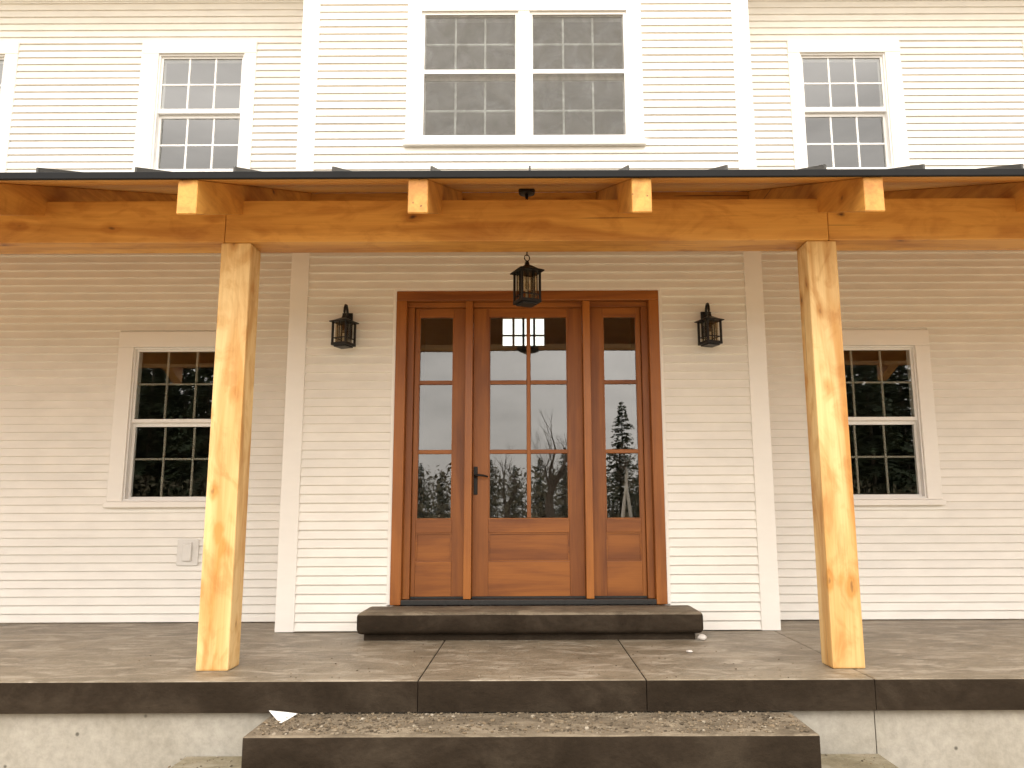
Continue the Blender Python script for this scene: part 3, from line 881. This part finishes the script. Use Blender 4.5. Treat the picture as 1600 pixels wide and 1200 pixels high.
def sloped(name, x0, x1, y0, y1, dz0_, dz1_, mat, parent, off=OFF, plumb=True):
    bm = bmesh.new()
    c = [(x0, y0), (x1, y0), (x1, y1), (x0, y1)]
    lo = [bm.verts.new((x, y - off.y, ztop(y) + dz0_)) for x, y in c]; up = [bm.verts.new((x, y - off.y, ztop(y) + dz1_)) for x, y in c]
    bm.faces.new(lo[::-1]); bm.faces.new(up)
    for q in range(4): bm.faces.new((lo[q], lo[(q + 1) % 4], up[(q + 1) % 4], up[q]))
    return from_bm(name, bm, mat, parent)
# roof boards: run along the eave, tongue and groove
bw = 0.135
y = YE + 0.004
rr = random.Random(8)
while y < YW - 0.03:
    y2 = min(y + bw, YW - 0.026)
    if y < -0.03 < y2: y2 = -0.03
    if y2 <= -0.029:
        sloped('roof_board', HX0, HX1, y + 0.0015, y2 - 0.0015, 0.001 + rr.uniform(0, 0.001), 0.021, MT['deck'], pr)
    else:
        sloped('roof_board', HX0, XL - 0.002, y + 0.0015, y2 - 0.0015, 0.001, 0.021, MT['deck'], pr)
        sloped('roof_board', XR + 0.002, HX1, y + 0.0015, y2 - 0.0015, 0.001, 0.021, MT['deck'], pr)
    y = y2
# metal: eave trim and panels with standing seams
bm = bmesh.new()
zf = ztop(YE - 0.025)
for (x0, x1, y0, y1, z0, z1) in ((HX0 - 0.05, HX1 + 0.05, YE - 0.025, YE - 0.003, zf + 0.010, zf + 0.052),):
    add_box(bm, x0, x1, y0 - OFF.y, y1 - OFF.y, z0, z1)
bmesh.ops.bevel(bm, geom=bm.edges[:], offset=0.003, segments=1, affect='EDGES')
from_bm('eave_trim', bm, MT['metal'], pr)
SP = 0.5665
k0 = -14
for k in range(k0, 15):
    xs = 0.008 + SP * k
    if xs + SP > HX1 + 0.06 or xs < HX0 - 0.06: continue
    yb = -0.035 if (xs > XL - 0.02 and xs + SP < XR + 0.02) else None
    def pan(x0, x1, yb_):
        return sloped('roof_panel', x0, x1, YE - 0.002, yb_, 0.0225, 0.030, MT['metal'], pr)
    # the panels that straddle the bay corner stop at the bay wall
    inside = xs + SP > XL and xs < XR
    p = pan(xs + 0.001, xs + SP - 0.001, -0.035 if inside else YW - 0.035)
    for a, b in ((xs + 0.001, XL - 0.002), (XR + 0.002, xs + SP - 0.001)):     # beside the bay the sheet runs on to the wing wall
        if inside and b - a > 0.01 and b - a < SP:
            sloped('panel_return', a, b, -0.0345, YW - 0.035, 0.0225, 0.030, MT['metal'], p)
    sloped('seam', xs - 0.006, xs + 0.006, YE - 0.022, -0.036 if (XL - 0.02 < xs < XR + 0.02) else YW - 0.036, 0.0305, 0.080, MT['seam'], p)
pbox('apron_flashing', XL + 0.01, XR - 0.01, -0.036, -0.0295, ztop(-0.03) + 0.03, ztop(-0.03) + 0.11, MT['metal'])

# ---------------------------------------------------------------- lanterns
def lantern_body(root, w, h, z_top, bars=(-0.33, 0.33)):
    """square lantern hung with its roof peak at z_top (local)"""
    r = w / 2
    # roof: flared pyramid
    bm = bmesh.new()
    prof_ = [(0.010, z_top), (0.016, z_top - 0.030), (0.024, z_top - 0.034), (r * 0.80, z_top - h * 0.185), (r * 1.27, z_top - h * 0.235), (r * 1.27, z_top - h * 0.26), (r * 1.0, z_top - h * 0.25)]
    rings = []
    for q, z in prof_:
        rings.append([bm.verts.new((sx * q, sy * q, z)) for sx, sy in ((-1, -1), (1, -1), (1, 1), (-1, 1))])
    for a, b in zip(rings, rings[1:]):
        for k in range(4): bm.faces.new((a[k], a[(k + 1) % 4], b[(k + 1) % 4], b[k]))
    bm.faces.new(rings[0]); bm.faces.new(rings[-1][::-1])
    from_bm('lantern_roof', bm, MT['iron'], root)
    zt = z_top - h * 0.252; zb = z_top - h
    bt = 0.008
    for sx in (-1, 1):
        for sy in (-1, 1):
            box('corner_bar', sx * r * 0.93 - bt, sx * r * 0.93 + bt, sy * r * 0.93 - bt, sy * r * 0.93 + bt, zb + 0.03, zt, MT['iron'], root, 0.001, 1)
    # base tray and upper band
    bm = bmesh.new()
    add_box(bm, -r * 1.05, r * 1.05, -r * 1.05, r * 1.05, zb + 0.012, zb + 0.034)
    add_box(bm, -r * 0.8, r * 0.8, -r * 0.8, r * 0.8, zb, zb + 0.0115)
    from_bm('base_tray', bm, MT['iron'], root)
    q = r * 0.93
    for sgn in (-1, 1):
        for off in bars:
            box('bar', off * q - 0.0025, off * q + 0.0025, sgn * q - 0.004, sgn * q + 0.004, zb + 0.0345, zt, MT['iron'], root)
            box('bar', sgn * q - 0.004, sgn * q + 0.004, off * q - 0.0025, off * q + 0.0025, zb + 0.0345, zt, MT['iron'], root)
        zc = zb + 0.075
        box('cross_bar', -q + bt, q - bt, sgn * (q - 0.008) - 0.003, sgn * (q - 0.008) + 0.003, zc - 0.004, zc + 0.004, MT['iron'], root)
        box('cross_bar', sgn * (q - 0.008) - 0.003, sgn * (q - 0.008) + 0.003, -q + bt, q - bt, zc - 0.004, zc + 0.004, MT['iron'], root)
        gq = q - 0.014
        box('glass_panel', -gq + 0.003, gq - 0.003, sgn * gq - 0.001, sgn * gq + 0.001, zb + 0.035, zt - 0.001, MT['lglass'], root)
        box('glass_panel', sgn * gq - 0.001, sgn * gq + 0.001, -gq + 0.003, gq - 0.003, zb + 0.035, zt - 0.001, MT['lglass'], root)
    bm = bmesh.new()
    add_tube(bm, [(0, 0, zb + 0.0345), (0, 0, zb + 0.12)], 0.012, 10)
    c = from_bm('candle_sleeve', bm, MT['candle'], root, False)
    bm = bmesh.new()
    add_tube(bm, [(0, 0, zb + 0.1205), (0, 0, zb + 0.135), (0, 0, zb + 0.155), (0, 0, zb + 0.175), (0, 0, zb + 0.195)], [0.008, 0.016, 0.020, 0.014, 0.004], 10)
    from_bm('bulb', bm, MT['lglass'], c, True)

pend = empty('pendant_lantern', (-0.014, -0.80, 2.51), rad(24))
tag(pend, 'black iron pendant lantern hanging from the porch ceiling before the door', 'lantern')
lantern_body(pend, 0.158, 0.345, 0.345)
bm = bmesh.new()
for k in range(17):
    a = 2 * math.pi * k / 16
pts = [(0.022 * math.cos(2 * math.pi * k / 14), 0, 0.372 + 0.024 * math.sin(2 * math.pi * k / 14)) for k in range(15)]
add_tube(bm, pts, 0.0045, 6, False)
from_bm('hanging_ring', bm, MT['iron'], pend, True)
ceil_local = ztop(-0.80) - 2.51
bm = bmesh.new()
zc = 0.394; fl = 0
while zc < ceil_local - 0.07:
    pts = []
    for k in range(9):
        a = 2 * math.pi * k / 8
        u, v = 0.009 * math.cos(a), 0.019 * math.sin(a)
        pts.append((u if fl else 0, 0 if fl else u, zc + 0.012 + v))
    add_tube(bm, pts, 0.003, 5, False)
    zc += 0.029; fl = 1 - fl
from_bm('chain', bm, MT['iron'], pend, True)
bm = bmesh.new()
add_tube(bm, [(0, 0, ceil_local - 0.075), (0, 0, ceil_local - 0.045), (0, 0, ceil_local - 0.04), (0, 0, ceil_local - 0.012)], [0.012, 0.014, 0.062, 0.066], 16)
from_bm('ceiling_canopy', bm, MT['iron'], pend, False)

def wall_lantern(x, label, rz_):
    root = empty('wall_lantern', (x, -0.145, 2.325), 0)
    tag(root, label, 'lantern', 'wall lanterns flanking the entrance')
    lantern_body(root, 0.140, 0.285, 0.285, (0.0,))
    for ch in list(root.children):
        if ch.name.startswith(('lantern_roof', 'corner_bar', 'base_tray', 'bar', 'cross_bar', 'glass_panel')):
            ch.rotation_euler = (0, 0, rz_)
            ch.location = Matrix.Rotation(rz_, 3, 'Z') @ ch.location
    bm = bmesh.new()
    pts = [(0, 0, 0.283), (0, 0.0, 0.31), (0, 0.008, 0.345), (0, 0.03, 0.372), (0, 0.065, 0.378), (0, 0.095, 0.352), (0, 0.112, 0.31), (0, 0.118, 0.27)]
    add_tube(bm, pts, [0.012, 0.011, 0.011, 0.011, 0.011, 0.011, 0.011, 0.010], 8)
    from_bm('gooseneck_arm', bm, MT['iron'], root, True)
    box('back_plate', -0.045, 0.045, 0.112, 0.1235, 0.10, 0.325, MT['iron'], root, 0.005)
    return root
wall_lantern(-1.560, 'black iron wall lantern on clapboards by the sidelight nearest the door handle', rad(-22))
wall_lantern(1.521, 'black iron wall lantern on clapboards by the sidelight farthest from the door handle', rad(22))

# ---------------------------------------------------------------- litter
bm = bmesh.new()
vs3 = [(-1.485, -1.895, -0.176), (-1.40, -1.905, -0.181), (-1.315, -1.925, -0.186), (-1.345, -2.01, -0.1975), (-1.362, -2.085, -0.1985), (-1.42, -1.99, -0.192)]
o0 = Vector((-1.4, -1.98, -0.2))
a = [bm.verts.new(Vector(v) - o0) for v in vs3]; b = [bm.verts.new(Vector(v) - o0 + Vector((0, 0, 0.002))) for v in vs3]
cA = bm.verts.new(Vector((-1.395, -1.965, -0.178)) - o0); cB = bm.verts.new(Vector((-1.395, -1.965, -0.176)) - o0)
for k in range(6):
    q = (k + 1) % 6
    bm.faces.new((a[q], a[k], cA)); bm.faces.new((b[k], b[q], cB)); bm.faces.new((a[k], a[q], b[q], b[k]))
pp = from_bm('paper_scrap', bm, MT['paper']); pp.location = o0 + Vector((0, -0.03, 0.018))
tag(pp, 'torn scrap of white paper lying on the gravelly step', 'paper')

def blob(name, loc, r, mat, seed, sq=0.7):
    bm = bmesh.new()
    bmesh.ops.create_icosphere(bm, subdivisions=2, radius=r)
    for v in bm.verts:
        v.co *= 1 + 0.35 * noise.noise(v.co * (1.1 / r) + Vector((seed, 0, 0)))
        v.co.z *= sq
    mz = min(v.co.z for v in bm.verts)
    for v in bm.verts: v.co.z -= mz
    o = from_bm(name, bm, mat, None, True)
    o.location = loc
    return o
tag(blob('stone', (1.285, -0.50, 0.0005), 0.034, MT['rock'], 2.0), 'pale pinkish stone beside the end of the door step', 'stone')
tag(blob('stone', (1.09, -1.02, 0.0005), 0.022, MT['rock'], 7.0, 0.4), 'flat pale stone chip out on the open porch slab', 'stone')

def scatter(name, label, spots, z, seed):
    r = random.Random(seed)
    base = bmesh.new(); bmesh.ops.create_icosphere(base, subdivisions=1, radius=1.0)
    bv = [v.co.copy() for v in base.verts]; bf = [[v.index for v in f.verts] for f in base.faces]; base.free()
    vs_, fs_, tone = [], [], []
    for x, y, s in spots:
        n0 = len(vs_); t_ = r.random()
        ax = [s * r.uniform(0.6, 1.3), s * r.uniform(0.6, 1.3), s * r.uniform(0.35, 0.7)]
        rot = Matrix.Rotation(r.uniform(0, 6.28), 3, 'Z') @ Matrix.Rotation(r.uniform(-0.4, 0.4), 3, 'X')
        for c in bv:
            p = Vector((c.x * ax[0], c.y * ax[1], c.z * ax[2])) * r.uniform(0.75, 1.15)
            p = rot @ p
            vs_.append((x + p.x, y + p.y, z + ax[2] * 0.55 + p.z)); tone.append(t_)
        fs_ += [[n0 + i for i in f] for f in bf]
    me = bpy.data.meshes.new(name); me.from_pydata(vs_, [], fs_)
    at = me.attributes.new('tone', 'FLOAT', 'POINT'); at.data.foreach_set('value', tone)
    o = link(name, me, MT['gravel'])
    tag(o, label, 'gravel', kind='stuff')
    return o
r = random.Random(21)
sp = []
while len(sp) < 3400:
    x = r.uniform(-1.45, 1.46); y = r.uniform(-2.325, -1.89)
    dens = 0.30 + 0.7 * max(0, noise.noise(Vector((x * 2.2, y * 5, 3))) + 0.35) + (0.35 if x < -0.6 else 0)
    if r.random() < dens:
        sp.append((x, y, 0.0025 + 0.0125 * r.random() ** 3.2))
scatter('step_gravel', 'loose gravel and dirt scattered over the entry step', sp, -0.1825, 1)
sp = []
while len(sp) < 420:
    x = r.gauss(-0.1, 1.1); y = r.uniform(-1.88, -0.6)
    if abs(x) > 2.6: continue
    if abs(x + 1.94) < 0.13 and y < -1.4 or abs(x - 1.94) < 0.13 and y < -1.4: continue
    if r.random() < 0.2 + 0.8 * max(0, (-y - 0.9)) * max(0, 0.4 + noise.noise(Vector((x * 3, y * 4, 9)))):
        sp.append((x, y, 0.002 + 0.006 * r.random() ** 3))
scatter('porch_grit', 'fine pale grit tracked across the porch slab', sp, -0.0008, 2)
sp = []
while len(sp) < 700:
    x = r.uniform(1.46, 1.98) * r.choice((-1, 1)); y = r.uniform(-3.0, -1.88)
    sp.append((x, y, 0.002 + 0.008 * r.random() ** 3))
scatter('landing_grit', 'gravel crumbs scattered on the low landing', sp, -0.4135, 3)

# ---------------------------------------------------------------- trees across the yard (mirrored in the glass)
def bare_tree(name, h, seed, bark, spread=0.55):
    r = random.Random(seed)
    bt, bc = bmesh.new(), bmesh.new()
    def grow(p, d, ln, rd, depth, bm):
        q = p
        n = 3
        pts, rr_ = [p], [rd]
        for i in range(n):
            d = (d + Vector((r.uniform(-.16, .16), r.uniform(-.16, .16), r.uniform(-.02, .10)))).normalized()
            q = q + d * ln / n
            pts.append(q); rr_.append(rd * (1 - 0.35 * (i + 1) / n))
        add_tube(bm, pts, rr_, 5 if depth > 3 else 3, False)
        if depth == 0: return
        for k in range(r.choice((2, 3, 3)) if depth > 1 else 3):
            a = r.uniform(0, 6.28)
            nd = (d + Vector((math.cos(a), math.sin(a), r.uniform(-.1, .5))) * r.uniform(spread * 0.7, spread * 1.4)).normalized()
            src = pts[-1] if k == 0 else pts[r.choice((1, 2, 3))]
            grow(src, nd, ln * r.uniform(0.62, 0.82), rr_[-1] * (0.85 if k == 0 else 0.62), depth - 1, bc)
    grow(Vector((0, 0, -0.3)), Vector((0, 0, 1)), h * 0.27, h * 0.036, 6, bt)
    zmax = max(v.co.z for v in bc.verts)
    for m_ in (bt, bc):
        for v in m_.verts: v.co *= h / zmax
    return bt, bc, bark

def tree_obj(name, builder, loc, label, group=None):
    bt, bc, m1, m2 = builder
    root = empty(name, loc)
    tag(root, label, 'tree', group)
    from_bm('trunk', bt, m1, root); from_bm('crown', bc, m2, root)
    return root
def copy_tree(root, loc, rz_, s, label, group=None):
    c = root.copy(); COL.objects.link(c); c.location = loc; c.rotation_euler = (0, 0, rz_); c.scale = (s, s, s)
    c['label'] = label
    if group: c['group'] = group
    for ch in root.children:
        d = ch.copy(); COL.objects.link(d); d.parent = c
    return c
def conifer(h, seed, w=0.26):
    r = random.Random(seed)
    bt, bc = bmesh.new(), bmesh.new()
    add_tube(bt, [(0, 0, -0.3), (0, 0, h * 0.4), (0, 0, h * 0.98)], [h * 0.016, h * 0.010, 0.02], 6)
    z = h * 0.08
    while z < h:
        f = 1 - z / h
        L_ = h * w * (f ** 0.85) * r.uniform(0.7, 1.15) + 0.03
        for k in range(9):
            a = r.uniform(0, 6.28)
            ll = L_ * r.uniform(0.55, 1.1)
            dr = Vector((math.cos(a), math.sin(a), r.uniform(-0.35, 0.12)))
            sd = Vector((-math.sin(a), math.cos(a), 0))
            n = max(3, int(ll / 0.13))
            for i in range(n):
                t_ = (i + r.random()) / n
                p = Vector((0, 0, z)) + dr * ll * t_ + Vector((0, 0, -0.18 * ll * t_ * t_))
                s = min(0.13 * (1.15 - t_) + 0.07, ll * 0.55 + 0.03)
                o1 = sd * s * r.uniform(0.6, 1.6) + dr * s * 0.8 + Vector((0, 0, r.uniform(-.12, .08)))
                o2 = -sd * s * r.uniform(0.6, 1.6) + dr * s * 0.8 + Vector((0, 0, r.uniform(-.12, .08)))
                v = [bc.verts.new(p), bc.verts.new(p + o1), bc.verts.new(p + dr * s * 1.3), bc.verts.new(p + o2)]
                bc.faces.new((v[0], v[1], v[2])); bc.faces.new((v[0], v[2], v[3]))
        z += h * 0.022
    return bt, bc, MT['bark'], MT['needle']

TY = -38.0
# direction seen at a door pixel: mirrored about the glass and nothing else
def mirror_x(px_, dist): return (px_ - 827.0) / 1240.0 * 0.97 * dist
def mirror_h(py_, dist):
    s = math.tan(math.atan((600.0 - py_) / 1240.0) + rad(PITCH))
    return CAM.z + s * dist
DIST = 6.67 - TY
hgt = lambda py_, dist=DIST: mirror_h(py_, dist) - GZ
c1 = tree_obj('spruce_tree', conifer(hgt(622), 5, 0.30), (mirror_x(976, DIST), TY, GZ), 'tall pointed spruce with a dark trunk rising above the tree line across the yard')
dark_g = 'dark conifers across the yard'
k = 0
rt = random.Random(4)
for px_, py_, dd in ((655, 722, 0), (690, 735, 3), (760, 712, 4), (800, 722, 6), (846, 716, 3), (885, 700, 5), (935, 705, 2), (1010, 690, 3), (1050, 690, 4), (610, 735, 2), (560, 715, 5), (500, 700, 3), (430, 712, 4), (350, 700, 2), (250, 690, 6), (1120, 700, 5), (1190, 680, 3), (1280, 690, 2), (1380, 700, 6), (1480, 690, 4), (150, 530, 2), (195, 500, 1), (222, 530, 5), (252, 520, 2), (290, 505, 0), (320, 530, 4), (350, 520, 3), (1270, 520, 2), (1300, 515, 1), (1325, 530, 4), (1352, 520, 3), (1395, 500, 0), (1420, 530, 5), (1450, 520, 2), (175, 500, 8), (208, 490, 9), (238, 500, 8), (270, 495, 9), (305, 500, 8), (335, 490, 9), (1285, 500, 8), (1312, 490, 9), (1338, 500, 8), (1372, 495, 9), (1408, 500, 8), (1436, 490, 9)):
    dist = DIST + dd
    s = hgt(py_, dist) / hgt(622)
    copy_tree(c1, (mirror_x(px_, dist), TY - dd, GZ - 0.05), rt.uniform(0, 6.28), s, *(('short dark conifer in the row that closes off the far side of the yard', dark_g) if py_ > 620 else ('very tall conifer added to darken the reflection in a ground floor window', 'tall conifers added behind the camera')))  # tall ones are added to keep bright sky out of the lower panes
t0 = bare_tree('b', hgt(640, DIST - 4), 13, MT['bark'])
b1 = tree_obj('bare_tree', (t0[0], t0[1], MT['bark'], MT['bark']), (mirror_x(862, DIST - 4), TY + 4, GZ), 'leafless broad deciduous tree rising among the conifers', 'bare trees across the yard')
for px_, py_, dd in ((790, 690, 2), (735, 700, 5), (1060, 650, 4), (1250, 640, 3), (480, 660, 2), (330, 640, 5), (160, 650, 3)):
    dist = DIST + dd
    copy_tree(b1, (mirror_x(px_, dist), TY - dd, GZ - 0.05), rt.uniform(0, 6.28), hgt(py_, dist) / hgt(640, DIST - 4), 'leafless broad deciduous tree rising among the conifers', 'bare trees across the yard')
# pale twin-stemmed trunk
d2 = DIST - 8
zb_, zt_ = GZ - 0.2, mirror_h(712, d2)
zx = mirror_h(762, d2)
bt = bmesh.new()
add_tube(bt, [(-0.42, 0, zb_ - GZ), (-0.20, 0, (zb_ + zx) / 2 - GZ), (0.0, 0, zx - GZ), (0.06, 0, (zx + zt_) / 2 - GZ), (0.04, 0, zt_ - GZ)], [0.11, 0.09, 0.07, 0.08, 0.03], 8)
add_tube(bt, [(0.40, 0.1, zb_ - GZ), (0.24, 0.08, (zb_ + zx) / 2 - GZ), (0.05, 0.05, zx - GZ), (0.02, 0, (zx + zt_) / 2 - GZ)], [0.10, 0.08, 0.07, 0.04], 8)
tw = empty('twin_stem_tree', (mirror_x(984, d2), TY + 8, GZ))
tag(tw, 'pale barked twin stemmed trunk standing before the tall spruce', 'tree')
from_bm('trunk', bt, MT['birch'], tw, True)
bc = bmesh.new()
for q in range(16):
    a = q * 2.4; z_ = (zt_ - GZ) * (0.7 + 0.3 * q / 16)
    add_tube(bc, [(0.04, 0, z_), (0.04 + math.cos(a) * 0.5, math.sin(a) * 0.5, z_ + 0.35), (0.04 + math.cos(a) * 0.8, math.sin(a) * 0.8, z_ + 0.9)], [0.025, 0.015, 0.006], 4, False)
from_bm('crown', bc, MT['bark'], tw)

# undergrowth along the tree line, one mass
r = random.Random(77)
vs_, fs_ = [], []
for i in range(70000):
    x = r.uniform(-60, 60); y = TY + r.uniform(-8, 3)
    hmax = 3.7 + 1.2 * noise.noise(Vector((x * 0.12, y * 0.2, 0)))
    z = GZ + r.random() * hmax
    s = r.uniform(0.06, 0.20)
    n0 = len(vs_)
    d = Vector((r.gauss(0, 1), r.gauss(0, 1), r.gauss(0, 1.4))).normalized() * s
    e = Vector((r.gauss(0, 1), r.gauss(0, 1), r.gauss(0, 1))).normalized() * s * 0.45
    p = Vector((x, y, z))
    vs_ += [tuple(p - d), tuple(p + e), tuple(p + d), tuple(p - e)]
    fs_.append((n0, n0 + 1, n0 + 2, n0 + 3))
me = bpy.data.meshes.new('undergrowth'); me.from_pydata(vs_, [], fs_)
ug = link('undergrowth', me, MT['scrub'])
tag(ug, 'tangled brown undergrowth along the foot of the tree line', 'undergrowth', kind='stuff')
